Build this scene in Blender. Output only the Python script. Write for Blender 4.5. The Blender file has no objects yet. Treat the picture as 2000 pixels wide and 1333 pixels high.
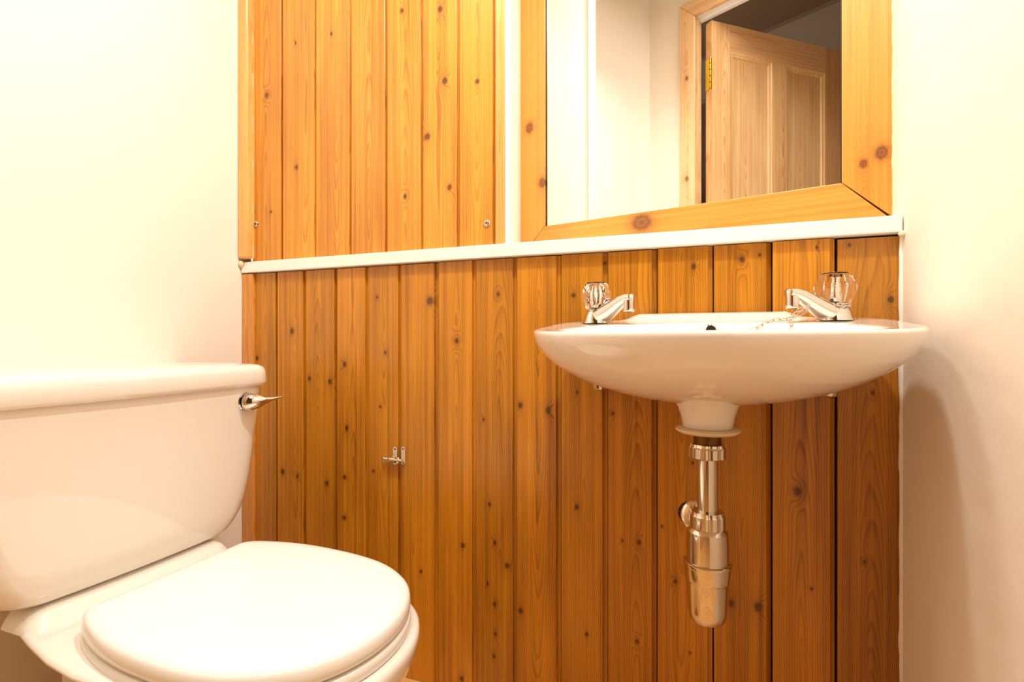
import bpy, bmesh, math, random
from math import sin, cos, pi, radians, sqrt
from mathutils import Vector, Matrix

# ------------------------------------------------------------------ camera, world, ceiling lamp, added fills, exposure
HC = 0.743                       # camera height above the floor (m)
FPX, TH, HY = 1030.0, radians(21.2), 666.5
S = bpy.context.scene
C = S.collection
cam_d = bpy.data.cameras.new('camera'); cam = bpy.data.objects.new('camera', cam_d); C.objects.link(cam)
cam_d.sensor_width = 36; cam_d.lens = 36 * FPX / 2000; cam_d.clip_start = 0.01
cam.location = (0, 0, HC); cam.rotation_euler = (pi / 2, 0, TH)
S.camera = cam
w = bpy.data.worlds.new('world'); S.world = w; w.use_nodes = True
w.node_tree.nodes['Background'].inputs[0].default_value = (1, .92, .80, 1)
w.node_tree.nodes['Background'].inputs[1].default_value = 0.12
def lamp(name, loc, size, power, col, rot=(0, 0, 0), shape='DISK', sy=None):
    d = bpy.data.lights.new(name, 'AREA'); d.shape = shape; d.size = size; d.energy = power; d.color = col
    if sy: d.size_y = sy
    o = bpy.data.objects.new(name, d); o.location = loc; o.rotation_euler = rot; C.objects.link(o); return o
lamp('ceiling_lamp_and_fill', (-0.05, 0.52, HC + 1.22), 0.075, 11.0, (1, .968, .93))
lamp('ceiling_lamp_and_fill', (-0.60, 0.43, HC + 1.33), 0.20, 6.0, (1, .968, .93))  # second overhead light is an added unseen fill above the toilet
lamp('hall_fill', (-1.5, -1.25, HC + 1.1), 0.3, 4.5, (1, .88, .74), rot=(pi, 0, 0))  # added unseen uplight to brighten the hall, not a fitting there
lamp('room_fill', (-0.30, -0.12, HC + 1.70), 0.25, 5.5, (1, .968, .93))  # added unseen fill that brightens the open door in the mirror
S.view_settings.view_transform = 'Standard'; S.view_settings.look = 'None'
S.view_settings.gamma = 1; S.view_settings.use_curve_mapping = False
S.view_settings.exposure = 0.17

# ------------------------------------------------------------------ measuring helpers (points of the room from sight lines)
st, ct = sin(TH), cos(TH)
def ray(px, py=HY):
    u = (px - 1000) / FPX
    return Vector((-st + ct * u, ct + st * u, (HY - py) / FPX))
def onY(px, py, Y): r = ray(px, py); return r * (Y / r.y)
def onX(px, py, X): r = ray(px, py); return r * (X / r.x)
XL = -1.1136; XR = 0.2728; YF = -0.31
ROT = radians(13.776)
MIR = Vector((XR, 1.0334, 0))                      # right edge of the mirror at the right wall
N = Vector((sin(ROT), cos(ROT), 0)); DM = MIR.dot(N)
def onM(px, py): r = ray(px, py); return r * (DM / r.dot(N))

# ------------------------------------------------------------------ mesh helpers
class M:
    def __init__(s): s.v = []; s.f = []
    def add(s, v, f):
        b = len(s.v); s.v += [tuple(p) for p in v]; s.f += [tuple(i + b for i in q) for q in f]; return s
    def box(s, x0, x1, y0, y1, z0, z1):
        v = [(x, y, z) for z in (z0, z1) for y in (y0, y1) for x in (x0, x1)]
        return s.add(v, [(0, 2, 3, 1), (4, 5, 7, 6), (0, 1, 5, 4), (2, 6, 7, 3), (0, 4, 6, 2), (1, 3, 7, 5)])
    def prism(s, poly, z0, z1):
        """poly: list of (x, y) counter-clockwise; z0 / z1 number or list"""
        n = len(poly)
        za = z0 if isinstance(z0, (list, tuple)) else [z0] * n
        zb = z1 if isinstance(z1, (list, tuple)) else [z1] * n
        v = [(p[0], p[1], za[i]) for i, p in enumerate(poly)] + [(p[0], p[1], zb[i]) for i, p in enumerate(poly)]
        f = [tuple(range(n - 1, -1, -1)), tuple(range(n, 2 * n))]
        f += [(i, (i + 1) % n, (i + 1) % n + n, i + n) for i in range(n)]
        return s.add(v, f)
    def loft(s, rings, cap0=True, cap1=True, closed=True):
        n = len(rings[0]); v = [p for r in rings for p in r]; f = []
        for k in range(len(rings) - 1):
            for i in range(n if closed else n - 1):
                j = (i + 1) % n
                f.append((k * n + i, k * n + j, (k + 1) * n + j, (k + 1) * n + i))
        if cap0: f.append(tuple(range(n - 1, -1, -1)))
        if cap1: f.append(tuple(range((len(rings) - 1) * n, len(rings) * n)))
        return s.add(v, f)
    def lathe(s, c, prof, n=32, axis='z', ribs=0, ribd=0, cap=True):
        """prof: list of (radius, height) going up; ribs: polygon-like ribbing"""
        rings = []
        for r, h in prof:
            ring = []
            for i in range(n):
                a = 2 * pi * i / n
                rr = r * (1 + (ribd if (ribs and (i * ribs * 2 // n) % 2 == 0) else 0))
                p = (rr * cos(a), rr * sin(a), h)
                if axis == 'y': p = (rr * cos(a), h, -rr * sin(a))
                if axis == 'x': p = (h, rr * cos(a), rr * sin(a))
                ring.append((c[0] + p[0], c[1] + p[1], c[2] + p[2]))
            rings.append(ring)
        return s.loft(rings, cap, cap)
    def tube(s, pts, rad, n=12, flat=1.0, up=Vector((0, 0, 1)), closed=False, sq=2.0):
        pts = [Vector(p) for p in pts]; m = len(pts); rings = []
        for k in range(m):
            if closed: t = pts[(k + 1) % m] - pts[k - 1]
            else: t = pts[min(k + 1, m - 1)] - pts[max(k - 1, 0)]
            t.normalize(); a = t.cross(up)
            if a.length < 1e-5: a = t.cross(Vector((0, 1, 0)))
            a.normalize(); b = a.cross(t).normalized()
            r = rad[k] if isinstance(rad, (list, tuple)) else rad
            fl = flat[k] if isinstance(flat, (list, tuple)) else flat
            ring = []
            for i in range(n):
                q = 2 * pi * i / n; cx, cy = cos(q), sin(q)
                cx = math.copysign(abs(cx) ** (2 / sq), cx); cy = math.copysign(abs(cy) ** (2 / sq), cy)
                ring.append(pts[k] + a * (r * cx) + b * (r * fl * cy))
            rings.append(ring)
        if closed: rings.append(rings[0]); return s.loft(rings, False, False)
        return s.loft(rings)
PO = {}
def obj(name, m, mat, parent=None, origin=None, smooth=None, bevel=None, kind=None, label=None, sub=0):
    """verts are room metres with height measured from the camera (HC is added here)"""
    dz = 0 if (parent is not None and PO.get(parent, (None, 0))[1]) else HC
    vs = [Vector((a[0], a[1], a[2] + dz)) for a in m.v]
    if origin is None:
        xs = [a.x for a in vs]; ys = [a.y for a in vs]; zs = [a.z for a in vs]
        origin = Vector(((min(xs) + max(xs)) / 2, (min(ys) + max(ys)) / 2, min(zs)))
    else: origin = Vector((origin[0], origin[1], origin[2] + dz))
    me = bpy.data.meshes.new(name); me.from_pydata([a - origin for a in vs], [], m.f); me.update()
    bm = bmesh.new(); bm.from_mesh(me); bmesh.ops.remove_doubles(bm, verts=bm.verts, dist=1e-6)
    bmesh.ops.recalc_face_normals(bm, faces=bm.faces); bm.to_mesh(me); bm.free()
    me.materials.append(mat)
    o = bpy.data.objects.new(name, me); C.objects.link(o)
    po = Vector((0, 0, 0))
    if parent is not None:
        o.parent = parent; po = PO[parent][0]
    o.location = origin - po; PO[o] = (origin, dz == 0)
    if bevel:
        b = o.modifiers.new('bevel', 'BEVEL'); b.width = bevel; b.segments = 3; b.limit_method = 'ANGLE'; b.angle_limit = radians(40)
    if sub:
        b = o.modifiers.new('sub', 'SUBSURF'); b.levels = sub; b.render_levels = sub
    if smooth is not None:
        me.shade_smooth(); me.set_sharp_from_angle(angle=radians(smooth))
    if kind: o['kind'] = kind
    if label: o['label'] = label
    return o
def root(name, loc, label=None, cat=None, group=None, rz=0, kind=None, local=False):
    o = bpy.data.objects.new(name, None); C.objects.link(o); o.empty_display_size = .05
    o.location = (loc[0], loc[1], loc[2] + HC); o.rotation_euler = (0, 0, rz)
    if label: o['label'] = label
    if cat: o['category'] = cat
    if group: o['group'] = group
    if kind: o['kind'] = kind
    PO[o] = (Vector((0, 0, 0)), True) if local else (Vector(o.location), False)
    return o
def tag(o, label, cat, group=None):
    o['label'] = label; o['category'] = cat
    if group: o['group'] = group
    return o

# ------------------------------------------------------------------ materials
def lin(c): return tuple(((x / 255) / 12.92 if x <= 10 else ((x / 255 + .055) / 1.055) ** 2.4) for x in c) + (1,)
def newmat(name):
    m = bpy.data.materials.new(name); m.use_nodes = True
    return m, m.node_tree.nodes, m.node_tree.links, m.node_tree.nodes['Principled BSDF']
def plain(name, col, rough=.5, metal=0, bump=0, bscale=30, coat=0, var=0, spec=.5, trans=0, ior=1.45):
    m, nd, lk, b = newmat(name)
    b.inputs['Roughness'].default_value = rough; b.inputs['Metallic'].default_value = metal
    b.inputs['Coat Weight'].default_value = coat; b.inputs['Specular IOR Level'].default_value = spec
    b.inputs['Transmission Weight'].default_value = trans; b.inputs['IOR'].default_value = ior
    tc = nd.new('ShaderNodeTexCoord'); no = nd.new('ShaderNodeTexNoise')
    no.inputs['Scale'].default_value = bscale; no.inputs['Detail'].default_value = 5
    lk.new(tc.outputs['Object'], no.inputs['Vector'])
    mx = nd.new('ShaderNodeMix'); mx.data_type = 'RGBA'
    c = lin(col); mx.inputs[6].default_value = c; mx.inputs[7].default_value = tuple(x * (1 - var) for x in c[:3]) + (1,)
    lk.new(no.outputs['Fac'], mx.inputs[0]); lk.new(mx.outputs[2], b.inputs['Base Color'])
    if bump:
        bp = nd.new('ShaderNodeBump'); bp.inputs['Strength'].default_value = bump; bp.inputs['Distance'].default_value = .004
        lk.new(no.outputs['Fac'], bp.inputs['Height']); lk.new(bp.outputs[0], b.inputs['Normal'])
    return m
def wood(name, light, dark, knots=(), seed=0, xc=0.0, c=0.035, z0=0.3, along='Z', freq=300, tone=1.0, rough=.36, coat=.25, plane='XZ', knotcol=(64, 28, 10), contrast=.8):
    """pine: growth rings cut by the board face; knots = (x, z, r) in object coordinates on the face"""
    m, nd, lk, b = newmat(name)
    def math_(op, a, b_=None, c_=None):
        n = nd.new('ShaderNodeMath'); n.operation = op
        for i, x in enumerate((a, b_, c_)):
            if x is None: continue
            if isinstance(x, (int, float)): n.inputs[i].default_value = x
            else: lk.new(x, n.inputs[i])
        return n.outputs[0]
    tc = nd.new('ShaderNodeTexCoord'); sp = nd.new('ShaderNodeSeparateXYZ'); lk.new(tc.outputs['Object'], sp.inputs[0])
    X, Z = (sp.outputs[0], sp.outputs[2]) if along == 'Z' else (sp.outputs[2], sp.outputs[0])
    Y = sp.outputs[1]
    cb = nd.new('ShaderNodeCombineXYZ'); lk.new(X, cb.inputs[0]); lk.new(Y, cb.inputs[1]); lk.new(Z, cb.inputs[2])
    P = cb.outputs[0]
    def noise(sc, detail=3, off=0.0, rough_=.5):
        mp = nd.new('ShaderNodeMapping'); mp.inputs['Scale'].default_value = sc; mp.inputs['Location'].default_value = (seed * 1.37 + off, seed * .71, seed * 2.3 + off)
        n = nd.new('ShaderNodeTexNoise'); n.inputs['Scale'].default_value = 1; n.inputs['Detail'].default_value = detail; n.inputs['Roughness'].default_value = rough_
        lk.new(P, mp.inputs[0]); lk.new(mp.outputs[0], n.inputs['Vector']); return n.outputs['Fac']
    warp = math_('MULTIPLY', math_('SUBTRACT', noise((9, 9, 2.2), 2), .5), .035)
    wob = math_('MULTIPLY', math_('SUBTRACT', noise((40, 40, 9), 2, 5), .5), .006)
    dx = math_('ADD', math_('SUBTRACT', X, xc), wob)
    dz = math_('ADD', math_('MULTIPLY', math_('SUBTRACT', Z, z0), c), warp)
    r = math_('SQRT', math_('ADD', math_('MULTIPLY', dx, dx), math_('MULTIPLY', dz, dz)))
    km = None; halo = None
    for (kx, kz, kr) in knots:
        sx = math_('SUBTRACT', X, kx); sz = math_('SUBTRACT', Z, kz)
        sz2 = math_('MULTIPLY', sz, .8)
        d2 = math_('ADD', math_('MULTIPLY', sx, sx), math_('MULTIPLY', sz2, sz2))
        d = math_('DIVIDE', math_('SQRT', d2), kr)
        g = math_('POWER', 2.718, math_('MULTIPLY', math_('ADD', math_('MULTIPLY', math_('MULTIPLY', sx, sx), 1 / (2.2 * kr) ** 2), math_('MULTIPLY', math_('MULTIPLY', sz, sz), 1 / (5 * kr) ** 2)), -1))
        r = math_('ADD', r, math_('MULTIPLY', g, 2.6 * kr))
        km = d if km is None else math_('MINIMUM', km, d)
        halo = g if halo is None else math_('MAXIMUM', halo, g)
    ph = math_('FRACT', math_('ADD', math_('MULTIPLY', r, freq), math_('MULTIPLY', noise((60, 60, 6), 2, 9), .5)))
    rp = nd.new('ShaderNodeValToRGB'); e = rp.color_ramp.elements
    e[0].position = 0; e[0].color = (.12, .12, .12, 1); e[1].position = 1; e[1].color = (.12, .12, .12, 1)
    x = e.new(.55); x.color = (.35, .35, .35, 1); x = e.new(.85); x.color = (1, 1, 1, 1); x = e.new(.93); x.color = (.7, .7, .7, 1)
    lk.new(ph, rp.inputs[0])
    ring = rp.outputs[0]
    fib = noise((420, 420, 7), 3, 3); blot = noise((7, 7, 2.0), 3, 12)
    streak = noise((110, 110, 1.6), 3, 21)
    f1 = math_('ADD', math_('MULTIPLY', ring, .52 * contrast), math_('MULTIPLY', math_('SUBTRACT', fib, .5), .45))
    f2 = math_('ADD', f1, math_('MULTIPLY', math_('SUBTRACT', blot, .42), 1.1))
    f3 = math_('ADD', f2, math_('MULTIPLY', math_('SUBTRACT', streak, .5), 1.3))
    if halo is not None: f3 = math_('ADD', f3, math_('MULTIPLY', halo, .22))
    f3 = math_('MAXIMUM', math_('MINIMUM', f3, 1.0), 0.0)
    mx = nd.new('ShaderNodeMix'); mx.data_type = 'RGBA'; lk.new(f3, mx.inputs[0])
    L = lin(light); D = lin(dark)
    mx.inputs[6].default_value = tuple(v * tone for v in L[:3]) + (1,); mx.inputs[7].default_value = tuple(v * tone for v in D[:3]) + (1,)
    col = mx.outputs[2]
    if km is not None:
        kd = math_('ADD', km, math_('MULTIPLY', math_('SUBTRACT', noise((260, 260, 260), 2, 4), .5), .6))
        kr_ = nd.new('ShaderNodeValToRGB'); ke = kr_.color_ramp.elements
        ke[0].position = 0; ke[0].color = (.95, .95, .95, 1); ke[1].position = 1; ke[1].color = (0, 0, 0, 1)
        q = ke.new(.22); q.color = (.72, .72, .72, 1); q = ke.new(.36); q.color = (.95, .95, .95, 1); q = ke.new(.5); q.color = (.55, .55, .55, 1); q = ke.new(.62); q.color = (.28, .28, .28, 1)
        lk.new(math_('MULTIPLY', kd, .5), kr_.inputs[0])
        m2 = nd.new('ShaderNodeMix'); m2.data_type = 'RGBA'; lk.new(kr_.outputs[0], m2.inputs[0]); lk.new(col, m2.inputs[6]); m2.inputs[7].default_value = lin(knotcol)
        col = m2.outputs[2]
    lk.new(col, b.inputs['Base Color'])
    b.inputs['Roughness'].default_value = rough; b.inputs['Coat Weight'].default_value = coat; b.inputs['Coat Roughness'].default_value = .25
    bp = nd.new('ShaderNodeBump'); bp.inputs['Strength'].default_value = .25; bp.inputs['Distance'].default_value = .0006
    lk.new(math_('ADD', ring, fib), bp.inputs['Height']); lk.new(bp.outputs[0], b.inputs['Normal'])
    return m

WALL = plain('cream_plaster', (250, 243, 230), .72, bump=.30, bscale=9, var=.03)
WALLR = plain('rough_plaster', (246, 236, 220), .7, bump=.55, bscale=14, var=.05)
GLOSS_PAINT = plain('white_gloss_paint', (252, 246, 236), .38, bump=.15, bscale=25, var=.03)
CERAMIC = plain('white_ceramic', (246, 238, 225), .07, coat=.6, spec=.6, var=.015, bscale=4)
SEATM = plain('white_plastic', (252, 249, 241), .16, spec=.5, var=.01, bscale=5)
CHROME = plain('chrome', (226, 222, 216), .07, 1, var=.05, bscale=60)
OLDCHROME = plain('tarnished_chrome', (224, 214, 198), .04, 1, bump=.006, bscale=30, var=.12)
THREAD = plain('dull_brass', (206, 182, 146), .25, 1, bump=.2, bscale=90, var=.35)
BRASS = plain('polished_brass', (228, 196, 60), .22, 1, var=.1)
DARK = plain('dark_gap', (40, 22, 10), .8, var=.3)
BLACK = plain('dark_infill', (30, 24, 22), .5, var=.2)  # darkness of holes and slots put into colour; also mirror edge lines
BEIGE = plain('beige_washer', (236, 214, 180), .4, var=.06)
ACRYL = plain('clear_acrylic', (255, 252, 246), .03, trans=1.0, ior=1.47, var=0.0, bscale=5)
MIRROR = plain('mirror_silver', (246, 246, 244), .004, 1, var=0)
HALL = plain('taupe_hall_paint', (142, 112, 84), .8, bump=.1, bscale=8, var=.05)
CORN = plain('hall_cornice_paint', (178, 156, 134), .7, var=.04)
LINING = plain('white_lining_paint', (246, 248, 252), .35, var=.02)
CAULK = plain('cream_filler', (250, 226, 184), .6, bump=.6, bscale=70, var=.15)

# ------------------------------------------------------------------ the setting
TOPZ = 2.4
def ceil_h(y): return 1.371 - .5 * (y - .452) if y > .452 else 1.371 + .742 * (.452 - y)
# left wall (behind the toilet) and right wall follow the sloping ceiling
def sidewall(name, x0, x1, mat):
    m = M(); ys = [YF, .452, 1.45]
    poly = [(YF, -HC), (1.45, -HC), (1.45, ceil_h(1.45)), (.452, ceil_h(.452)), (YF, ceil_h(YF))]
    n = len(poly); v = [(x0, p[0], p[1]) for p in poly] + [(x1, p[0], p[1]) for p in poly]
    f = [tuple(range(n)), tuple(range(2 * n - 1, n - 1, -1))] + [(i, (i + 1) % n, (i + 1) % n + n, i + n) for i in range(n)]
    m.add(v, f); return obj(name, m, mat, kind='structure')
sidewall('wall_left', XL - .08, XL, WALL)
sidewall('wall_right', XR, XR + .08, WALLR)
m = M(); pts = [(1.45, ceil_h(1.45)), (.452, ceil_h(.452)), (YF - .0, ceil_h(YF))]
for k in range(2):
    (ya, ha), (yb, hb) = pts[k], pts[k + 1]
    v = [(x, y, h + d) for d in (0, .05) for (y, h) in ((ya, ha), (yb, hb)) for x in (XL - .08, XR + .08)]
    m.add(v, [(0, 1, 3, 2), (4, 6, 7, 5), (0, 4, 5, 1), (2, 3, 7, 6), (0, 2, 6, 4), (1, 5, 7, 3)])
obj('ceiling', m, WALL, kind='structure')
# floor of pale pine boards
FLOORM = [wood('floor_board_pine_%s' % k, (236, 186, 116), (204, 142, 72), (), seed=s_, c=.02, z0=-.4, along='X', freq=220, contrast=.5, tone=1.0) for k, s_ in (('a', 3), ('b', 8), ('c', 14))]
fl = root('floor', (-.4, .3, -HC), kind='structure')
yb = -2.1; k = 0
while yb < 1.3:
    m = M(); m.box(-2.4, 1.4, yb, yb + .118, -HC - .015, -HC)
    obj('floor_board', m, FLOORM[k % 3], fl); yb += .120; k += 1
m = M(); m.box(-2.4, 1.4, -2.1, 1.3, -HC - .05, -HC - .016); obj('subfloor', m, DARK, fl)
# alcove wall behind the mirror (slightly skewed to the panelling), side return, ledge
def W2(x, d):  # point on a line parallel to the mirror face, d behind it
    return (MIR.x + cos(ROT) * x + sin(ROT) * d, MIR.y - sin(ROT) * x + cos(ROT) * d)
m = M(); a = W2(-.80, .022); b_ = W2(.06, .022); c_ = W2(.06, .10); d_ = W2(-.80, .10)
m.prism([a, b_, c_, d_], .17, 1.15); obj('wall_alcove', m, WALL, kind='structure')
P0 = onY(990, HY, 1.0); P1 = onM(1012.5, HY)
m = M(); m.prism([(P0.x, .9940), (P1.x, P1.y + .03), (P1.x - .05, P1.y + .03), (P0.x - .03, 1.023), (P0.x - .0012, 1.021), (P0.x - .0012, .9940)][::1], .1975, 1.12)
obj('wall_return', m, GLOSS_PAINT, kind='structure')

# the panelled lower back wall
SHB, SHT = .1705, .1975
wb = root('wall_back', ((XL + XR) / 2, 1.02, -HC), kind='structure')
m = M(); m.box(XL - .02, XR + .02, 1.0125, 1.04, -HC, SHB); obj('backing_board', m, DARK, wb)
KN = [(570,647,8),(502,700,6),(604,740,6),(644,746,7),(673,712,7),(677,837,7),(673,933,6),(673,1012,6),(752,689,5),(736,581,3),(742,795,4),(729,921,4),
 (840,588,11),(892,666,7),(944,820,4),(973,575,5),(1016,792,8),(1071,802,9),(552,922,8),(581,931,5),(638,945,7),(496,942,4),(904,1066,7),(956,986,5),(966,1061,6),
 (990,1106,7),(952,1141,4),(822,1117,5),(1017,1194,7),(966,1181,6),(967,1239,5),(965,1283,5),(902,1327,7),(1126,991,7),(1146,1240,6),(1215,1057,4),(1248,1060,6),
 (1244,1254,6),(1197,808,5),(1293,1029,4),(1319,1136,6),(1348,1276,4),(1428,1180,9),(1481,1187,12),(1353,905,4),(1558,960,10),(1706,768,5),(1120,577,6),(1180,513,4),
 (1355,521,7),(1449,507,8),(1484,498,3),(1595,484,4),(1660,478,5),(1741,585,8),(1127,767,5),(1690,1100,5),(1585,1150,4)]
def knots_in(KL, x0, x1, ox, oz, Y=1.0):
    out = []
    for (px, py, r) in KL:
        p = onY(px, py, Y)
        if x0 < p.x < x1:
            z = -st * p.x + ct * p.y
            out.append((p.x - ox, p.z + HC - oz, max(r, 4.0) * z / FPX * .54))
    return out
LX = [495, 541, 597, 658, 719, 783, 855, 929, 1009, 1095, 1186, 1283, 1393, 1508, 1633, 1760]
TONES = [.92, 1.05, .92, 1.02, .93, 1.04, 1.03, .88, 1.04, .86, .93, .95, .90, 1.0, .78]
XCS = [.0, .012, -.01, .003, .0, -.015, .0, .008, .0, .0, .01, -.006, .0, -.004, .005]
DEP = [0, .000, .0005, 0, .001, 0, 0, .0005, 0, .0008, 0, 0, .001, -.002, .004]
rnd = random.Random(5)
def plank(par, x0, x1, y, z0, z1, mat_args, name='plank', groove=.0075, gap=.0011, th=.012):
    x0 += gap; x1 -= gap
    g = groove
    if x0 < -.1: poly = [(x0, y + .0008), (x0 + .0008, y), (x1 - g - .0008, y), (x1 - g, y + .0008), (x1 - g + .0002, y + .0064), (x1, y + .0066), (x1, y + th), (x0, y + th)]
    else: poly = [(x0, y + .0008), (x0 + .0008, y), (x1 - g - .0005, y), (x1 - g, y + .0005), (x1 - g * .45, y + .0062), (x1, y + .0085), (x1, y + th), (x0, y + th)]
    m = M(); m.prism(poly, z0, z1)
    ox = (x0 + x1) / 2; oz = z0 + HC
    mat = wood(knots=knots_in(mat_args.pop('KL'), x0, x1, ox, oz), **mat_args)
    return obj(name, m, mat, par, origin=(ox, y + th / 2, z0))
for k in range(15):
    a = onY(LX[k], HY, 1).x; b2 = onY(LX[k + 1], HY, 1).x
    if k == 14: b2 = XR + .0020
    gv = .004 if k in (0,) else (.0008 if k == 14 else .0078)
    top = SHB - .0012 - (.0022 if k in (14,) else rnd.random() * .0010)
    plank(wb, a, b2, 1.0 + DEP[k], -HC + .001, top,
          dict(name='panelling_pine_%02d' % k, KL=KN, light=(216, 142, 26), dark=(116, 60, 2), seed=k * 3.1 + 1, xc=XCS[k], c=[.02, .035, .05, .015, .04, .03][k % 6], z0=[.1, .7, .35, -.2, .9, .5, .2][k % 7], tone=TONES[k], freq=[300, 260, 340, 280][k % 4]),
          groove=gv, gap=.0028 if k in (14,) else .0011)
# dark strip of the wide joint beside the last board
a = onY(480, HY, 1).x
m = M(); m.box(XL + .0005, onY(494, HY, .992).x, .990, 1.011, -HC + .001, SHB - .002)
tr = obj('trim_1', m, wood('left_strip_pine', (226, 158, 76), (180, 100, 28), (), seed=41, tone=1.0), kind='structure', bevel=.0035)
# cream paint bead down the right-hand corner
def bead(name, x, y, r, z0, z1, n=60, mat=GLOSS_PAINT, amp=.0012, seed=1):
    rr = random.Random(seed); ra = [r + amp * (sin(i * .7 + seed) * .4 + rr.uniform(-1, 1) * .5) for i in range(n + 1)]
    m = M(); m.tube([(x - .0006, y, z0 + (z1 - z0) * i / n) for i in range(n + 1)], ra, 8, up=Vector((0, 1, 0)))
    return obj(name, m, mat, kind='structure', smooth=60)
bead('trim_2', XR + .001, .9985, .0046, -HC + .002, SHB - .003)
b3 = W2(-.0005, -.002); bead('trim_3', b3[0] + .001, b3[1], .0042, SHT + .001, 1.0, mat=CAULK, seed=3)
# white ledge between the panelling and the mirror
def ledge_poly():
    a = (XL + .0015, .9875); b2 = (XR - .0015, .9875)
    c2 = W2(.0, .018); d2 = W2(-.80, .018)
    return [a, b2, (XR - .0015, c2[1]), d2, (XL + .0015, d2[1])]
m = M(); m.prism(ledge_poly(), SHB, SHT)
lg = obj('ledge', m, GLOSS_PAINT, bevel=.0022)
tag(lg, 'long white painted ledge running over the lower pine panelling beneath the mirror', 'shelf')
# small filler lump at each end of the ledge
m = M(); m.lathe((XR - .003, .986, SHB - .004), [(.001, -.004), (.005, -.002), (.006, .001), (.004, .004), (.001, .006)], 10); obj('trim_4', m, CAULK, kind='structure', smooth=60)
m = M(); m.lathe((XL + .006, .984, SHT - .002), [(.002, -.012), (.006, -.006), (.007, 0), (.004, .004)], 10); obj('trim_5', m, CAULK, kind='structure', smooth=60)

# screwed-on upper panel of planks
KU = [(521,186,7),(577,84,4),(579,327,6),(647,66,5),(785,21,6),(791,384,6),(860,18,8),(869,158,9),(835,267,9),(878,366,8),(932,159,7),(495,414,6),(529,414,4)]
up = root('access_panel', (-.75, 1.01, SHT), 'tall screwed-on panel of orange pine planks above the white ledge, left of the mirror', 'panel')
UX = [489, 552, 617, 686, 756, 826, 897, 968]
UT = [.95, 1.02, 1.0, 1.0, 1.0, 1.05, .98]
for k in range(7):
    a = onY(UX[k], HY, 1).x; b2 = onY(UX[k + 1], HY, 1).x
    plank(up, a, b2, 1.0, SHT + .001, 1.085,
          dict(name='upper_pine_%02d' % k, KL=KU, light=(234, 162, 54), dark=(164, 90, 14), seed=k * 2.7 + 60, xc=[0, .02, .01, 0, .002, -.004, .0][k], c=[.05, .02, .04, .06, .05, .03, .05][k], z0=[.1, .9, .5, .2, .0, .7, .3][k], tone=UT[k], freq=260, contrast=1.05),
          groove=.0055, gap=.0008 if k < 6 else .0012)
m = M(); m.box(onY(489, HY, 1).x, onY(968, HY, 1).x, 1.0125, 1.022, SHT + .001, 1.08); obj('backing', m, DARK, up)
for (px, py) in ((500, 438), (951, 436)):
    p = onY(px, py, .999); m = M()
    m.lathe(p, [(.0068, .0015), (.0072, -.0006), (.0058, -.0022), (.0040, -.0026), (.0036, -.0010), (.0012, -.0008)][::-1], 20, 'y')
    s_ = obj('screw', m, OLDCHROME, up, smooth=40)
    m = M(); m.box(p.x - .0026, p.x + .0026, p.y - .0013, p.y - .0009, p.z - .0006, p.z + .0006); m.box(p.x - .0006, p.x + .0006, p.y - .0013, p.y - .0009, p.z - .0026, p.z + .0026)
    obj('cross_slot', m, BLACK, s_)
UPW = wood('upper_strip_pine', (240, 182, 104), (202, 128, 48), (), seed=71)
m = M(); m.box(onY(969.5, HY, 1).x, P0.x - .0014, .9945, 1.02, SHT + .001, 1.085); o = obj('trim_6', m, UPW, kind='structure', bevel=.002)
m = M(); xa = XL + .0005; m.box(xa, onY(488, HY, .985).x - .001, .977, 1.011, SHB + .034, 1.085)
obj('trim_7', m, wood('corner_moulding_pine', (240, 184, 104), (206, 130, 50), (), seed=77), kind='structure', bevel=.006)
m = M(); x_ = onY(488, HY, .990).x; m.tube([(x_ + .0015, .995, SHT + .002 + i * .022) for i in range(40)], [.0028 + .0008 * sin(i * 1.3) for i in range(40)], 8, up=Vector((0, 1, 0)))
obj('trim_8', m, CAULK, kind='structure', smooth=60)

# ------------------------------------------------------------------ framed mirror
L = .7465; FT = .93; FB = SHT + .001; FW = .0745
mr = root('framed_mirror', (MIR.x, MIR.y, FB), 'large rectangular mirror in a wide mitred orange pine frame above the washbasin', 'mirror', rz=-ROT, local=True)
def mloc(px, py):
    p = onM(px, py) - MIR
    return (p.x * cos(ROT) - p.y * sin(ROT), p.z)
def bar(poly, knots, name, label=None, along='Z', seed=0, **kw):
    # poly in local (x, z); profile front y=0 back y=.018
    m = M(); n = len(poly)
    v = [(x, 0, z - FB) for x, z in poly] + [(x, .020, z - FB) for x, z in poly]
    f = [tuple(range(n)), tuple(range(2 * n - 1, n - 1, -1))] + [(i, (i + 1) % n, (i + 1) % n + n, i + n) for i in range(n)]
    m.add(v, f)
    xs = [p[0] for p in poly]; zs = [p[1] - FB for p in poly]
    org = ((min(xs) + max(xs)) / 2, .01, min(zs))
    kl = []
    for (px, py, r) in knots:
        x, z = mloc(px, py); zz = onM(px, py); dep = -st * zz.x + ct * zz.y
        a = (x - org[0], z - FB - org[2], r * dep / FPX * .8)
        kl.append(a if along == 'Z' else (a[1], a[0], a[2]))
    mt = wood('frame_' + name + '_pine', (224, 158, 66), (176, 106, 32), kl, seed=seed, along=along, contrast=.45, knotcol=(120, 66, 34), **kw)
    return obj('frame_rail' if along == 'X' else 'frame_stile', m, mt, mr, origin=org, bevel=.0012)
g = .0004
zr = FB; zt = FT
bar([(-L, zr), (-L + FW - g, zr + FW), (-L + FW - g, zt - FW), (-L, zt)], [(1034, 250, 10), (1059, 357, 9)], 'left', seed=81, xc=.01, c=.03)
bar([(0, zr + .003), (0, zt), (-FW + g, zt - FW), (-FW + g, zr + FW)], [(1686, 320, 8), (1722, 298, 13)], 'right', seed=84, xc=.0, c=.03)
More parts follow.
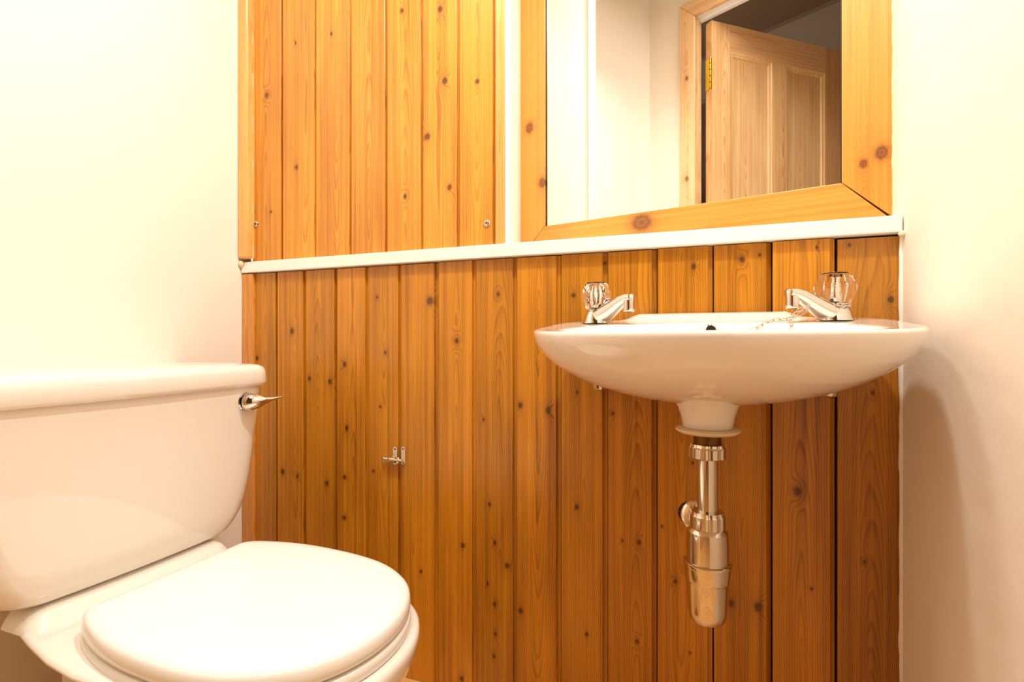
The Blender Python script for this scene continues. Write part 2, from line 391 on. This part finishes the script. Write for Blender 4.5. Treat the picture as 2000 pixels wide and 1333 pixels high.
bar([(-L + .001, zr - 0), (-.002, zr), (-FW, zr + FW - g * 2), (-L + FW, zr + FW - g * 2)], [(1253, 435, 20)], 'bottom', along='X', seed=88, c=.02, xc=.03)
bar([(-L + .001, zt), (-L + FW, zt - FW + g * 2), (-FW, zt - FW + g * 2), (-.001, zt)], [], 'top', along='X', seed=92)
m = M(); m.box(-L + FW - .006, -FW + .006, .0075, .0115, zr + FW - .006 - FB, zt - FW + .006 - FB)
obj('mirror_glass', m, MIRROR, mr)
for xa, xb in ((-L + FW - .0062, -L + FW + .0014), (-FW - .0014, -FW + .006)):
    m = M(); m.box(xa, xb, .0060, .0074, zr + FW - FB, zt - FW - FB); obj('edge_line', m, BLACK, mr)

# ------------------------------------------------------------------ doorway opposite the mirror, open door and hall
OX0, OX1, OT = -.845, .235, 1.60       # opening
wf = root('wall_front', ((XL + XR) / 2, YF - .05, -HC), kind='structure')
m = M(); m.box(XL - .08, OX0 - .012, YF - .05, YF, -HC, 2.0); m.box(OX1 + .012, XR + .08, YF - .05, YF, -HC, 2.0); m.box(OX0 - .012, OX1 + .012, YF - .05, YF, OT + .012, 2.0)
o = obj('plaster', m, WALL, wf)
PALE = dict(light=(242, 206, 156), dark=(204, 146, 92), contrast=.8, rough=.4, coat=.15, knotcol=(120, 70, 40))
ARCH = wood('architrave_pine', seed=101, knots=[(0.0, 1.55, .009), (.0, 2.05, .007)], **PALE)
def casing(poly, depth, mat, nm):
    m = M(); n = len(poly)
    v = [(x, YF + .0005, z) for x, z in poly] + [(x, YF + depth, z) for x, z in poly]
    m.add(v, [tuple(range(n)), tuple(range(2 * n - 1, n - 1, -1))] + [(i, (i + 1) % n, (i + 1) % n + n, i + n) for i in range(n)])
    return obj(nm, m, mat, kind='structure', bevel=.004)
CW = .082
casing([(OX0 - CW, -HC), (OX0, -HC), (OX0, OT), (OX0 - CW, OT + CW)], .018, ARCH, 'trim_9')
casing([(OX0 - CW, OT + CW), (OX0, OT), (OX1, OT), (OX1 + .037, OT + CW)], .018, wood('architrave_head_pine', seed=104, along='X', **PALE), 'trim_10')
m = M(); m.box(OX0 - .011, OX0, YF - .049, YF - .001, -HC, OT); m.box(OX1, OX1 + .011, YF - .049, YF - .001, -HC, OT); obj('trim_11', m, ARCH, kind='structure')
m = M(); m.box(OX0 - .011, OX1 + .011, YF - .049, YF - .001, OT, OT + .011); m.box(OX0, OX1, YF - .049, YF - .03, OT - .012, OT); obj('trim_12', m, LINING, kind='structure')
# door: local x from hinge along the leaf, y = thickness, built flat then turned
hx, hy = -.821, -.358
ang = math.atan2(-1.123 + .338, -.4627 + .7804)
dr = root('door_1', (hx, hy, -HC), rz=ang, local=True, kind='structure')
DWID = .98; DT = .042; DTOP = OT + HC - .030
# faces: seen face is the one towards +normal (left of travel = +y local)
def dslab(x0, x1, z0, z1, y0=0, y1=DT): m = M(); m.box(x0, x1, y0, y1, z0, z1); return m
s1 = .115; mu0, mu1 = .385, .475; s2 = .745
DWID = .86
DM1 = wood('door_stile_pine', seed=110, c=.05, xc=.02, z0=1.2, freq=170, light=(244, 204, 146), dark=(200, 138, 78), contrast=1.0, rough=.35, coat=.2)
DM2 = wood('door_panel_pine', seed=117, c=.06, xc=-.03, z0=.8, freq=150, light=(246, 208, 152), dark=(202, 142, 84), contrast=1.0, rough=.35, coat=.2)
DM3 = wood('door_rail_pine', seed=113, along='X', c=.02, xc=.1, freq=190, light=(238, 194, 142), dark=(194, 132, 80), contrast=.9, rough=.35, coat=.2)
obj('stile', dslab(0, s1, .004, DTOP), DM1, dr, bevel=.001)
obj('stile', dslab(s2, DWID, .004, DTOP), wood('door_end_stile_pine', seed=121, knots=[(-.03, 1.50, .010)], light=(226, 178, 124), dark=(190, 132, 78), contrast=.6), dr, bevel=.001)
TR = .135
obj('rail', dslab(s1, s2, DTOP - TR, DTOP), DM3, dr); obj('rail', dslab(s1, s2, .88, 1.06), DM3, dr); obj('rail', dslab(s1, s2, .004, .22), DM3, dr)
for (z0, z1) in ((1.06, DTOP - TR), (.22, .88)):
    obj('muntin', dslab(mu0, mu1, z0, z1), DM1, dr)
    for (x0, x1) in ((s1, mu0), (mu1, s2)):
        obj('door_panel', dslab(x0, x1, z0, z1, .014, .028), DM2, dr)
        # ovolo moulding round each panel, both faces
        mm = M()
        for (ya, yb_) in ((DT, .028), (0, .014)):
            outer = [(x0, z0), (x1, z0), (x1, z1), (x0, z1)]
            prof = [(0.0, ya), (.006, ya + (yb_ - ya) * .10), (.010, ya + (yb_ - ya) * .35), (.018, ya + (yb_ - ya) * .45), (.024, ya + (yb_ - ya) * .95), (.026, yb_)]
            rings = []
            for (d, y) in prof:
                rings.append([(x0 + d, y, z0 + d), (x1 - d, y, z0 + d), (x1 - d, y, z1 - d), (x0 + d, y, z1 - d)])
            mm.loft(rings, False, False)
        obj('moulding', mm, DM1, dr)
# brass hinge
hg = M(); hz = 1.31 + HC
hg.box(-.004, -.0008, .004, DT - .006, hz - .075, hz + .075)
h_ = obj('hinge', hg, BRASS, dr)
hk = M()
for k in range(5): hk.lathe((-.006, DT - .002, hz - .075 + k * .031), [(.005, 0), (.0065, .001), (.0065, .026), (.005, .027)], 14)
obj('knuckle', hk, BRASS, h_, smooth=40)
# hall beyond
m = M(); m.box(-2.4, 1.4, -2.15, -2.1, -HC, 2.3); obj('wall_hall', m, HALL, kind='structure')
m = M(); m.box(-2.45, -2.4, -2.15, YF - .12, -HC, 2.3); obj('wall_hall_side', m, HALL, kind='structure')
m = M(); m.box(1.4, 1.45, -2.15, YF - .12, -HC, 2.3); obj('wall_hall_end', m, HALL, kind='structure')
m = M(); m.box(-2.45, 1.45, -2.15, YF + .0, 2.3, 2.34); obj('ceiling_hall', m, HALL, kind='structure')
m = M(); prof = [(-2.1, 2.02), (-2.075, 2.02), (-2.07, 2.05), (-2.05, 2.07), (-2.02, 2.13), (-1.97, 2.19), (-1.93, 2.23), (-1.90, 2.24), (-1.88, 2.27), (-1.88, 2.3), (-2.1, 2.3)]
n = len(prof); v = [(-2.4, y, z) for y, z in prof] + [(1.4, y, z) for y, z in prof]
m.add(v, [tuple(range(n)), tuple(range(2 * n - 1, n - 1, -1))] + [(i, (i + 1) % n, (i + 1) % n + n, i + n) for i in range(n)])
obj('trim_13', m, CORN, kind='structure', smooth=30)

# ------------------------------------------------------------------ washbasin
XS = -.0125
def bt(y): return .0116 + .0033 * (y - .6) + .169 * (y - .6) * abs(y - .6)          # sloping top surface of the basin
def rim(phi, k=1.0):
    c, s_ = cos(phi), sin(phi)
    if s_ <= 0: return (XS + .264 * k * c, .85 + .25 * k * s_)
    e = 2 / 5.0
    return (XS + .264 * k * math.copysign(abs(c) ** e, c), .85 + .147 * k * abs(s_) ** e)
NB = 128; ph = [2 * pi * i / NB for i in range(NB)]
def lip(x, y):
    a = min(max((y - .955) / .03, 0), 1); a = a * a * (3 - 2 * a)
    q = min(max((.15 - abs(x - XS)) / .03, 0), 1); q = q * q * (3 - 2 * q)
    return .011 * a * q
rings = []
cxw, cyw = XS, .83
# underside, bottom to rim
def under(sc):
    d = .114 * max(0, 1 - sc * sc) ** 0.60
    r_ = []
    for p in ph:
        x, y = rim(p); x2 = cxw + (x - cxw) * sc; y2 = cyw + (y - cyw) * sc
        base = bt(y2) * (sc ** 1.5) + .026 * (1 - sc ** 1.5)
        r_.append((x2, y2, base - .007 - d * .97))
    return r_
for sc in (.16, .24, .33, .42, .51, .60, .68, .75, .81, .86, .90, .935, .96, .98, .992): rings.append(under(sc))
def ring_xy(f, hf): return [(f(p)[0], f(p)[1], hf(*f(p))) for p in ph]
rings.append(ring_xy(lambda p: rim(p, .9995), lambda x, y: bt(y) - .0085))
rings.append(ring_xy(lambda p: rim(p, 1.0), lambda x, y: bt(y) - .0050 + lip(x, y)))
rings.append(ring_xy(lambda p: rim(p, .998), lambda x, y: bt(y) - .0022 + lip(x, y)))
rings.append(ring_xy(lambda p: rim(p, .990), lambda x, y: bt(y) - .0004 + lip(x, y)))
rings.append(ring_xy(lambda p: rim(p, .975), lambda x, y: bt(y) + lip(x, y)))
OPA, OPB, OCY = .205, .148, .772
def opening(p, k=1.0):
    c, s_ = cos(p), sin(p)
    return (XS + OPA * k * c, OCY + OPB * k * s_)
def mix(p, t):
    a = rim(p, .975); b = opening(p, 1.03); return (a[0] + (b[0] - a[0]) * t, a[1] + (b[1] - a[1]) * t)
for t in (.25, .5, .75): rings.append(ring_xy(lambda p: mix(p, t), lambda x, y: bt(y) + lip(x, y)))
rings.append(ring_xy(lambda p: opening(p, 1.03), lambda x, y: bt(y)))
rings.append(ring_xy(lambda p: opening(p, 1.0), lambda x, y: bt(y) - .0015))
rings.append(ring_xy(lambda p: opening(p, .975), lambda x, y: bt(y) - .007))
for sc in (.95, .91, .85, .76, .64, .48, .30, .13):
    rings.append([(XS + (opening(p)[0] - XS) * sc, .80 + (opening(p)[1] - .80) * sc, .024 - .112 * sqrt(max(0, 1 - sc * sc)) ** .8) for p in ph])
m = M(); m.loft(rings, True, True)
# outlet boss beneath
zc = -st * cxw + ct * cyw
def hh(y): return (HY - y) * zc / FPX
bs = root('washbasin', (XS, 1.0, hh(838)), 'white wall-hung oval ceramic washbasin in the right-hand corner beneath the mirror', 'washbasin')
obj('basin', m, CERAMIC, bs, smooth=60)
m = M(); m.lathe((cxw, cyw, 0), [(.0338, hh(835)), (.0352, hh(832)), (.0380, hh(812)), (.0425, hh(795)), (.048, hh(782)), (.055, hh(772))], 48); obj('outlet_boss', m, CERAMIC, bs, smooth=50)
p = Vector((XS + .004, .9115, .0178)); m = M(); m.lathe(p, [(.0095, .006), (.0100, -.0015), (.0075, -.0030), (.0062, .002)][::-1], 24, 'y'); ov = obj('overflow_ring', m, CHROME, bs, smooth=40)
m = M(); m.lathe(p, [(.0066, -.0008), (.0066, .004)], 20, 'y'); obj('overflow_hole', m, BLACK, ov)
for (px, py) in ((1168, 756), (1622, 768)):
    q = onY(px, py, .965); m = M()
    m.box(q.x - .010, q.x + .010, .955, .998, q.z + .006, q.z + .012); m.box(q.x - .010, q.x + .010, .992, .9985, q.z - .006, q.z + .012)
    b_ = obj('bracket', m, OLDCHROME, bs, bevel=.002)
    m = M(); m.lathe((q.x, .968, q.z), [(.004, -.008), (.010, -.005), (.011, .000), (.010, .005)], 16, ribs=6, ribd=.05); obj('nut', m, OLDCHROME, b_, smooth=30)

# ------------------------------------------------------------------ taps
def make_tap(x, sgn, label, chainside=False):
    y = .94; b0 = bt(y) - .0008
    t = root('basin_tap', (x, y, b0), label, 'tap', 'chrome pillar taps on the washbasin')
    m = M(); m.lathe((x, y, b0), [(.0255, 0), (.0255, .0015), (.0240, .004), (.0215, .013), (.0175, .0205), (.0165, .0225)], 40); obj('body', m, CHROME, t, smooth=50)
    d = Vector((sgn * .84, -.54, 0)).normalized()
    P = [(0.000, .0095), (.014, .0130), (.030, .0215), (.046, .0300), (.062, .0380), (.074, .0415), (.083, .0420)]
    pts = [(x + d.x * a, y + d.y * a, b0 + h) for a, h in P]
    m = M(); m.tube(pts, [.0190, .0185, .0155, .0132, .0118, .0108, .0100], 20, flat=[.62, .74, .86, .84, .76, .70, .60], sq=2.6)
    obj('spout', m, CHROME, t, smooth=60)
    m = M(); c0 = Vector((x + d.x * .0760, y + d.y * .0760, b0))
    m.lathe(c0, [(.0072, .0175), (.0090, .0180), (.0094, .0200), (.0096, .0300), (.0100, .0390), (.0096, .0450), (.0070, .0475)], 24); nz = obj('nozzle', m, CHROME, t, smooth=45)
    m = M(); m.lathe(c0, [(.0066, .0172), (.0066, .0178)], 20); obj('outlet', m, BLACK, nz)
    # collar and knob
    m = M(); m.lathe((x, y, b0), [(.0150, .0222), (.0170, .0228), (.0170, .0245), (.0140, .0252)], 32); obj('collar', m, CHROME, t, smooth=40)
    k0 = b0 + .0254; a0 = radians(42 if sgn > 0 else -10)
    def hexr(r, h, pinch=0):
        out = []
        for i in range(12):
            a = a0 + i * pi / 6; rr = r if i % 2 == 0 else r * (.866 + pinch)
            out.append((x + rr * cos(a), y + rr * sin(a), k0 + h))
        return out
    m = M(); m.loft([hexr(.0205, 0, .08), hexr(.0225, .004, .06), hexr(.0292, .023, -.02), hexr(.0292, .027, -.02), hexr(.0225, .0440, .06), hexr(.0195, .0462, .10)])
    kn = obj('knob', m, ACRYL, t, label='clear faceted acrylic knob')
    m = M(); m.lathe((x, y, k0), [(.0080, .0015), (.0092, .003), (.0092, .028), (.0070, .031), (.0070, .040)], 20); obj('spindle', m, CHROME, kn, smooth=40)
    m = M(); m.lathe((x, y, k0), [(.0175, .0464), (.0180, .0472), (.0172, .0480), (.0165, .0482)], 32); obj('cap', m, plain('dark_chrome_cap', (90, 70, 66), .15, 1), kn, smooth=40)
    return t
TX1, TX2 = -.2015, .1707
make_tap(TX1, 1, 'left chrome basin tap with a clear faceted knob, no chain on it')
make_tap(TX2, -1, 'right chrome basin tap with a clear faceted knob and a chain wound round it')
# plug chain wound round the right tap and hanging into the bowl
tb = bt(.94)
def arc_pts(cx, cy, r, a0, a1, z, n): return [Vector((cx + r * cos(a0 + (a1 - a0) * i / (n - 1)), cy + r * sin(a0 + (a1 - a0) * i / (n - 1)), z + .0012 * sin(i * 1.3))) for i in range(n)]
path = arc_pts(TX2, .94, .0205, radians(200), radians(200 + 560), tb + .0225, 60)
q = path[-1]
def curve3(pts, n=40):
    out = []
    P = [Vector(pts[0])] + [Vector(a) for a in pts] + [Vector(pts[-1])]
    for i in range(1, len(P) - 2):
        for k in range(n):
            t = k / n; a, b, c, d = P[i - 1], P[i], P[i + 1], P[i + 2]
            out.append(.5 * ((2 * b) + (c - a) * t + (2 * a - 5 * b + 4 * c - d) * t * t + (3 * b - a - 3 * c + d) * t ** 3))
    out.append(Vector(pts[-1])); return out
hang = curve3([q, (TX2 - .035, .925, tb + .016), (.105, .915, bt(.915) + .0045), (.085, .912, bt(.912) + .004), (.064, .905, .024), (.042, .893, .010), (.02, .87, -.020)])
hang2 = curve3([(TX2 - .040, .905, tb + .020), (.108, .898, tb + .010), (.104, .888, .020), (.102, .875, .004), (.100, .86, -.02)])
ch = root('plug_chain', (TX2, .94, tb + .02), 'thin metal plug chain wound round the right tap and trailing into the basin', 'chain')
def link_mesh():
    m = M(); n = 20; L2, W_ = .0056, .0026
    pts = []
    for i in range(n):
        a = 2 * pi * i / n; pts.append((L2 * cos(a) if abs(cos(a)) < 1 else L2 * cos(a), W_ * sin(a), 0))
    pts = [(math.copysign(abs(cos(2 * pi * i / n)) ** .8, cos(2 * pi * i / n)) * L2, math.copysign(abs(sin(2 * pi * i / n)) ** .7, sin(2 * pi * i / n)) * W_, 0) for i in range(n)]
    m.tube(pts, .00078, 6, closed=True); return m
lm = link_mesh(); lme = bpy.data.meshes.new('link'); lme.from_pydata(lm.v, [], lm.f); lme.materials.append(OLDCHROME); lme.shade_smooth()
def lay_links(pts, step=.0092):
    acc = 0; last = pts[0]; k = 0
    for i in range(1, len(pts)):
        acc += (pts[i] - pts[i - 1]).length
        if acc >= step:
            a, b = last, pts[i]; d = (b - a).normalized(); mid = (a + b) / 2
            o = bpy.data.objects.new('link', lme); C.objects.link(o); o.parent = ch
            o.location = mid + Vector((0, 0, HC)) - PO[ch][0]
            qt = d.to_track_quat('X', 'Z'); o.rotation_mode = 'QUATERNION'
            from mathutils import Quaternion
            o.rotation_quaternion = qt @ Quaternion((1, 0, 0), radians(35 + 90 * (k % 2)))
            acc = 0; last = pts[i]; k += 1
lay_links(path); lay_links(hang); lay_links(hang2)

# ------------------------------------------------------------------ chrome bottle trap
bx, by = cxw, cyw
tp = root('bottle_trap', (bx, by, hh(1213)), 'chrome bottle trap and waste pipe hanging under the washbasin', 'trap')
m = M(); m.lathe((bx, by, 0), [(.024, hh(846)), (.0400, hh(845.5)), (.0452, hh(841)), (.0455, hh(838)), (.042, hh(835.6)), (.030, hh(835.2))], 48); obj('washer', m, BEIGE, tp, smooth=40, label='beige rubber washer')
prof = []; z0 = hh(876); z1 = hh(845)
for i in range(27):
    zz = z0 + (z1 - z0) * i / 26; prof.append((.0205 if i % 2 else .0188, zz))
m = M(); m.lathe((bx, by, 0), prof, 32); obj('threaded_tail', m, THREAD, tp, smooth=25)
def nut(z0, z1, r, par=tp):
    m = M(); m.lathe((bx, by, 0), [(r * .90, z0), (r, z0 + .0015), (r, z1 - .006), (r * .94, z1 - .004), (r * .90, z1)], 80, ribs=10, ribd=.045)
    return obj('nut', m, OLDCHROME, par, smooth=25)
nut(hh(895), hh(867), .0250)
m = M(); m.lathe((bx, by, 0), [(.0150, hh(1000)), (.0150, hh(893))], 40); obj('waste_pipe', m, OLDCHROME, tp, smooth=40)
nut(hh(1031), hh(998), .0242)
m = M(); m.lathe((bx, by, 0), [(.0302, hh(1100)), (.0300, hh(1060)), (.0292, hh(1037)), (.0262, hh(1032)), (.0235, hh(1028)), (.018, hh(1026))], 48); obj('trap_body', m, OLDCHROME, tp, smooth=35)
m = M(); m.lathe((bx, by, 0), [(.030, hh(1107)), (.0332, hh(1105)), (.0342, hh(1101)), (.0340, hh(1097)), (.0322, hh(1095)), (.029, hh(1094))], 48); obj('joint_ring', m, OLDCHROME, tp, smooth=40)
m = M(); m.lathe((bx, by, 0), [(.004, hh(1214)), (.016, hh(1213)), (.0232, hh(1210)), (.0262, hh(1203)), (.0275, hh(1190)), (.0305, hh(1134)), (.0312, hh(1132)), (.0322, hh(1129)), (.0328, hh(1105))], 48); obj('trap_cup', m, OLDCHROME, tp, smooth=40)
# side outlet into the wall
hz_ = hh(1016); tgt = onY(1352, 1006, 1.0)
m = M(); src = Vector((bx - .012, by + .012, hz_)); dirv = (tgt - src)
m.tube([src, src + dirv * .5, src + dirv * .99], .016, 24, up=Vector((0, 0, 1))); obj('outlet_pipe', m, OLDCHROME, tp, smooth=50)
m = M(); m.tube([src + dirv * a for a in (.10, .12, .20, .30, .33)], [.020, .0245, .0255, .0245, .021], 24); obj('outlet_nut', m, OLDCHROME, tp, smooth=40)
m = M(); q = onY(1338, 996, .9995); m.lathe((q.x + .010, .9992, q.z - .006), [(.018, -.0002), (.023, .001)], 24, 'y'); obj('pipe_hole_dark', m, BLACK, wb)  # flat dark disc proud of the planks paints the hole's shade

# ------------------------------------------------------------------ barrel bolt on the panelling
q0 = onY(772, 890, 1.0)
bl = root('barrel_bolt', (q0.x, .999, q0.z), 'small worn chrome bolt screwed across a plank joint right of the toilet', 'bolt')
pl = lambda px, py: onY(px, py, .9985)
def plate(px0, px1, py0, py1, nm):
    a = pl(px0, py1); b = pl(px1, py0); r = (b.x - a.x) / 2; cx = (a.x + b.x) / 2; n = 10
    poly = [(cx + r * cos(pi + pi * i / n), a.z + r + r * sin(pi + pi * i / n)) for i in range(n + 1)] + [(cx + r * cos(pi * i / n), b.z - r + r * sin(pi * i / n)) for i in range(n + 1)]
    m = M(); k = len(poly); v = [(x, .9968, z) for x, z in poly] + [(x, .9995, z) for x, z in poly]
    m.add(v, [tuple(range(k)), tuple(range(2 * k - 1, k - 1, -1))] + [(i, (i + 1) % k, (i + 1) % k + k, i + k) for i in range(k)])
    o = obj(nm, m, OLDCHROME, bl, bevel=.0005)
    for z in (a.z + r, b.z - r):
        m = M(); m.lathe((cx, .9964, z), [(.0016, .0012), (.0018, 0), (.0010, -.0004)][::-1], 12, 'y'); obj('screw', m, DARK, o)
    return o
plate(768, 776.5, 873, 908, 'back_plate'); plate(784, 792, 873, 908, 'keep')
a = pl(752, 896); b = pl(789, 896)
m = M()
xs_ = [a.x + (b.x - a.x) * i / 24 for i in range(25)]
m.tube([(x, .9925, a.z) for x in xs_], [(.0054 if (i < 10 and i % 3 == 1) else .0040) for i in range(25)], 14, up=Vector((0, 1, 0))); obj('bolt_rod', m, OLDCHROME, bl, smooth=40)
m = M(); c_ = pl(772, 893)
m.tube([(c_.x - .005, .9925, a.z), (c_.x + .005, .9925, a.z)], .0060, 16, up=Vector((0, 1, 0))); m.box(c_.x + .009, c_.x + .0135, .989, .9968, a.z - .006, a.z + .008); obj('bolt_guide', m, OLDCHROME, bl, smooth=40)
m = M(); m.tube([(c_.x - .011, .9925, a.z), (c_.x - .011, .985, a.z + .003)], [.0018, .0026], 10, up=Vector((1, 0, 0))); obj('bolt_knob', m, OLDCHROME, bl, smooth=40)

# ------------------------------------------------------------------ toilet
TY = .572
wc = root('toilet', (-.70, TY, -HC), 'white close-coupled ceramic toilet with its lid closed, against the left wall', 'toilet')
def rrect(xb, xf, yc, hw, r, z, bulge=0, n=8):
    """rounded rectangle in plan: back xb, front xf, half width hw"""
    pts = []
    for (cx, cy, a0) in ((xf - r, yc + hw - r, 0), (xb + .012, yc + hw - .012, 90), (xb + .012, yc - hw + .012, 180), (xf - r, yc - hw + r, 270)):
        rr = r if cx == xf - r else .012
        for i in range(n + 1):
            a = radians(a0 + 90 * i / n); pts.append([cx + rr * cos(a), cy + rr * sin(a), z])
    # extra points along the straight front, for the bulge
    front = []
    for i in range(1, 16):
        y = (yc - hw + r) + (2 * hw - 2 * r) * i / 16; front.append([xf, y, z])
    pts = pts + front
    for p in pts:
        t = (p[1] - yc) / hw
        if p[0] > (xb + xf) / 2: p[0] += bulge * (1 - t * t) * (p[0] - (xb + xf) / 2) / ((xf - xb) / 2)
    return pts
XB = XL + .004
TC = .575
cz = [(-.3625, .153, -.868, .03), (-.3600, .169, -.862, .04), (-.354, .182, -.858, .045), (-.343, .195, -.855, .05), (-.325, .2085, -.8535, .05), (-.300, .219, -.853, .05), (-.26, .229, -.852, .05), (-.20, .237, -.850, .05), (-.14, .2425, -.8475, .048), (-.084, .2465, -.845, .046)]
m = M(); m.loft([rrect(XB + .03 * (1 - i / 9), xf, TC, hw, r, z, .008) for i, (z, hw, xf, r) in enumerate(cz)])
cis = obj('cistern', m, CERAMIC, wc, smooth=60)
lz = [(-.0880, .2475, -.843, .040), (-.0870, .2505, -.839, .041), (-.0800, .2525, -.8365, .042), (-.060, .2505, -.8375, .042), (-.052, .2475, -.840, .042), (-.0475, .242, -.846, .042), (-.0455, .233, -.855, .042), (-.0425, .19, -.89, .04), (-.0405, .11, -.96, .03)]
rg = []
for i, (z, hw, xf, r) in enumerate(lz):
    q = rrect(XB - .002 if hw > .2 else XB + (.242 - hw) * .5, xf, TC, hw, min(r, hw * .4), z, .010 if hw > .1 else .004); rg.append(q)
m = M(); m.loft(rg); obj('cistern_lid', m, CERAMIC, cis, smooth=60)
# lever: round boss on the front face, arm sweeping to the right and out
lp = onX(481, 785, -.842)
m = M(); m.lathe((-.846, lp.y, lp.z), [(.0150, 0), (.0178, .001), (.0182, .004), (.0165, .0065), (.013, .007)], 32, 'x'); lv = obj('lever_boss', m, CHROME, cis, smooth=40)
e1 = Vector((-.836, lp.y, lp.z))
pth = [(-.838, lp.y, lp.z), (-.832, lp.y + .001, lp.z), (-.824, lp.y + .010, lp.z + .001), (-.818, lp.y + .022, lp.z + .002), (-.812, lp.y + .036, lp.z + .004), (-.808, lp.y + .052, lp.z + .006), (-.806, lp.y + .062, lp.z + .0065)]
m = M(); m.tube(pth, [.0172, .0172, .0150, .0100, .0066, .0064, .0040], 20, flat=[1, 1, .95, .8, .5, .35, .3]); obj('flush_lever', m, CHROME, cis, smooth=60)
# pan
EX, EY = -.560, .562
SIDE = [(-.777, 0), (-.777, .04), (-.777, .08), (-.777, .112), (-.775, .124), (-.768, .1325), (-.745, .144), (-.70, .1575), (-.65, .1655), (-.60, .1675), (-.55, .1655), (-.50, .157), (-.458, .140), (-.420, .113), (-.394, .077), (-.380, .038), (-.376, 0)]
def side_curve():
    P = [(-.777, -.04)] + SIDE + [(-.380, -.038)]; out = []
    for i in range(1, len(P) - 2):
        for k in range(3):
            t = k / 3; q = []
            for j in (0, 1):
                a, b, c, d = P[i - 1][j], P[i][j], P[i + 1][j], P[i + 2][j]
                q.append(.5 * ((2 * b) + (c - a) * t + (2 * a - 5 * b + 4 * c - d) * t * t + (3 * b - a - 3 * c + d) * t ** 3))
            out.append(q)
    return out
_h = side_curve(); _n = len(_h)
OUT = [(x, y) for x, y in _h] + [(-.376, 0)] + [(x, -y) for x, y in _h[:0:-1]]
def yc_at(x): return .568 - .017 * min(max((x + .777) / .41, 0), 1)
def er(d, z, kx=1.0, back=None, sx=1, sy=1):
    out = []
    for (x, y) in OUT[::-1]:
        if back is not None and x < EX: x = EX + (x - EX) * back / .217
        y += yc_at(x); l = sqrt((x - EX) ** 2 + (y - EY) ** 2); k = 1 + d / l
        out.append((EX + (x - EX) * k * sx, EY + (y - EY) * k * sy, z))
    return out
# bowl outside: rim to foot
pan = M()
pr = [(-.743, -.06, .80, .62), (-.735, -.058, .80, .62), (-.66, -.055, .82, .62), (-.60, -.05, .86, .66), (-.54, -.035, .90, .76), (-.49, -.015, .95, .88), (-.45, -.001, .99, .97), (-.425, .008, 1, 1), (-.408, .012, 1, 1), (-.400, .0115, 1, 1), (-.3960, .008, 1, 1), (-.3945, .002, 1, 1)]
pan.loft([er(d, z, 1, .20, sx, sy) for z, d, sx, sy in pr])
obj('pan', pan, CERAMIC, wc, smooth=60)
# rear shelf of the pan that carries the cistern
def shelf_ring(z, inset, zf=0):
    P = [(-1.06, TY + .150), (-1.06, TY - .09), (-.93, TY - .10), (-.895, TY - .146), (-.86, TY - .157), (-.82, TY - .167), (-.76, TY - .180), (-.70, TY - .187), (-.62, TY - .187), (-.55, TY - .150), (-.55, TY + .15), (-.62, TY + .165), (-.70, TY + .166), (-.76, TY + .164), (-.82, TY + .160), (-.905, TY + .152)]
    cx = -.75; out = []
    for x, y in P:
        out.append((cx + (x - cx) * (1 - inset * .5), TY + (y - TY) * (1 - inset), z))
    return out[::-1]
m = M(); m.loft([shelf_ring(-.743, .55), shelf_ring(-.62, .52), shelf_ring(-.50, .50), shelf_ring(-.44, .42), shelf_ring(-.415, .22), shelf_ring(-.402, .05), shelf_ring(-.394, 0), shelf_ring(-.389, .012), shelf_ring(-.3875, .035)])
obj('pan_shelf', m, CERAMIC, wc, smooth=60, bevel=.003)
m = M()
def rid(x, z, hw): return [(x, TY - hw, z), (x, TY + hw, z)]
poly = [(-.905, -.395), (-.905, -.364), (-.872, -.364), (-.862, -.366), (-.850, -.372), (-.838, -.3835), (-.826, -.389), (-.82, -.395)]
secs = [(-.156, .10), (-.152, .38), (-.145, .72), (-.135, .93), (-.122, 1), (.130, 1), (.143, .8), (.150, .3)]
m.loft([[(x, TY + dy, -.392 + (z + .392) * k) for x, z in poly] for dy, k in secs])
obj('pan_ridge', m, CERAMIC, wc, bevel=.006, smooth=60)
# seat ring and lid
m = M(); m.loft([er(-.004, -.3940), er(-.0005, -.3925), er(0.0, -.386), er(-.0005, -.3795), er(-.004, -.3775), er(-.05, -.3765), er(-.055, -.380), er(-.055, -.3925), er(-.05, -.3940)] + [er(-.004, -.3940)], False, False)
obj('seat', m, SEATM, wc, smooth=60)
m = M(); m.loft([er(-.012, -.3760), er(-.005, -.3755), er(-.0015, -.3730), er(-.001, -.3660), er(-.002, -.3570), er(-.005, -.3530), er(-.010, -.3503), er(-.018, -.3486), er(-.035, -.3470), er(-.07, -.3458), er(-.12, -.3454)])
lid = obj('seat_lid', m, SEATM, wc, smooth=60)
for s_ in (-1, 1):
    m = M(); m.tube([(-.768, EY + s_ * .075 - .02, -.378), (-.768, EY + s_ * .075 + .02, -.378)], .009, 16, up=Vector((0, 0, 1))); m.box(-.785, -.755, EY + s_ * .075 - .012, EY + s_ * .075 + .012, -.389, -.378)
    obj('hinge', m, SEATM, wc, smooth=50)
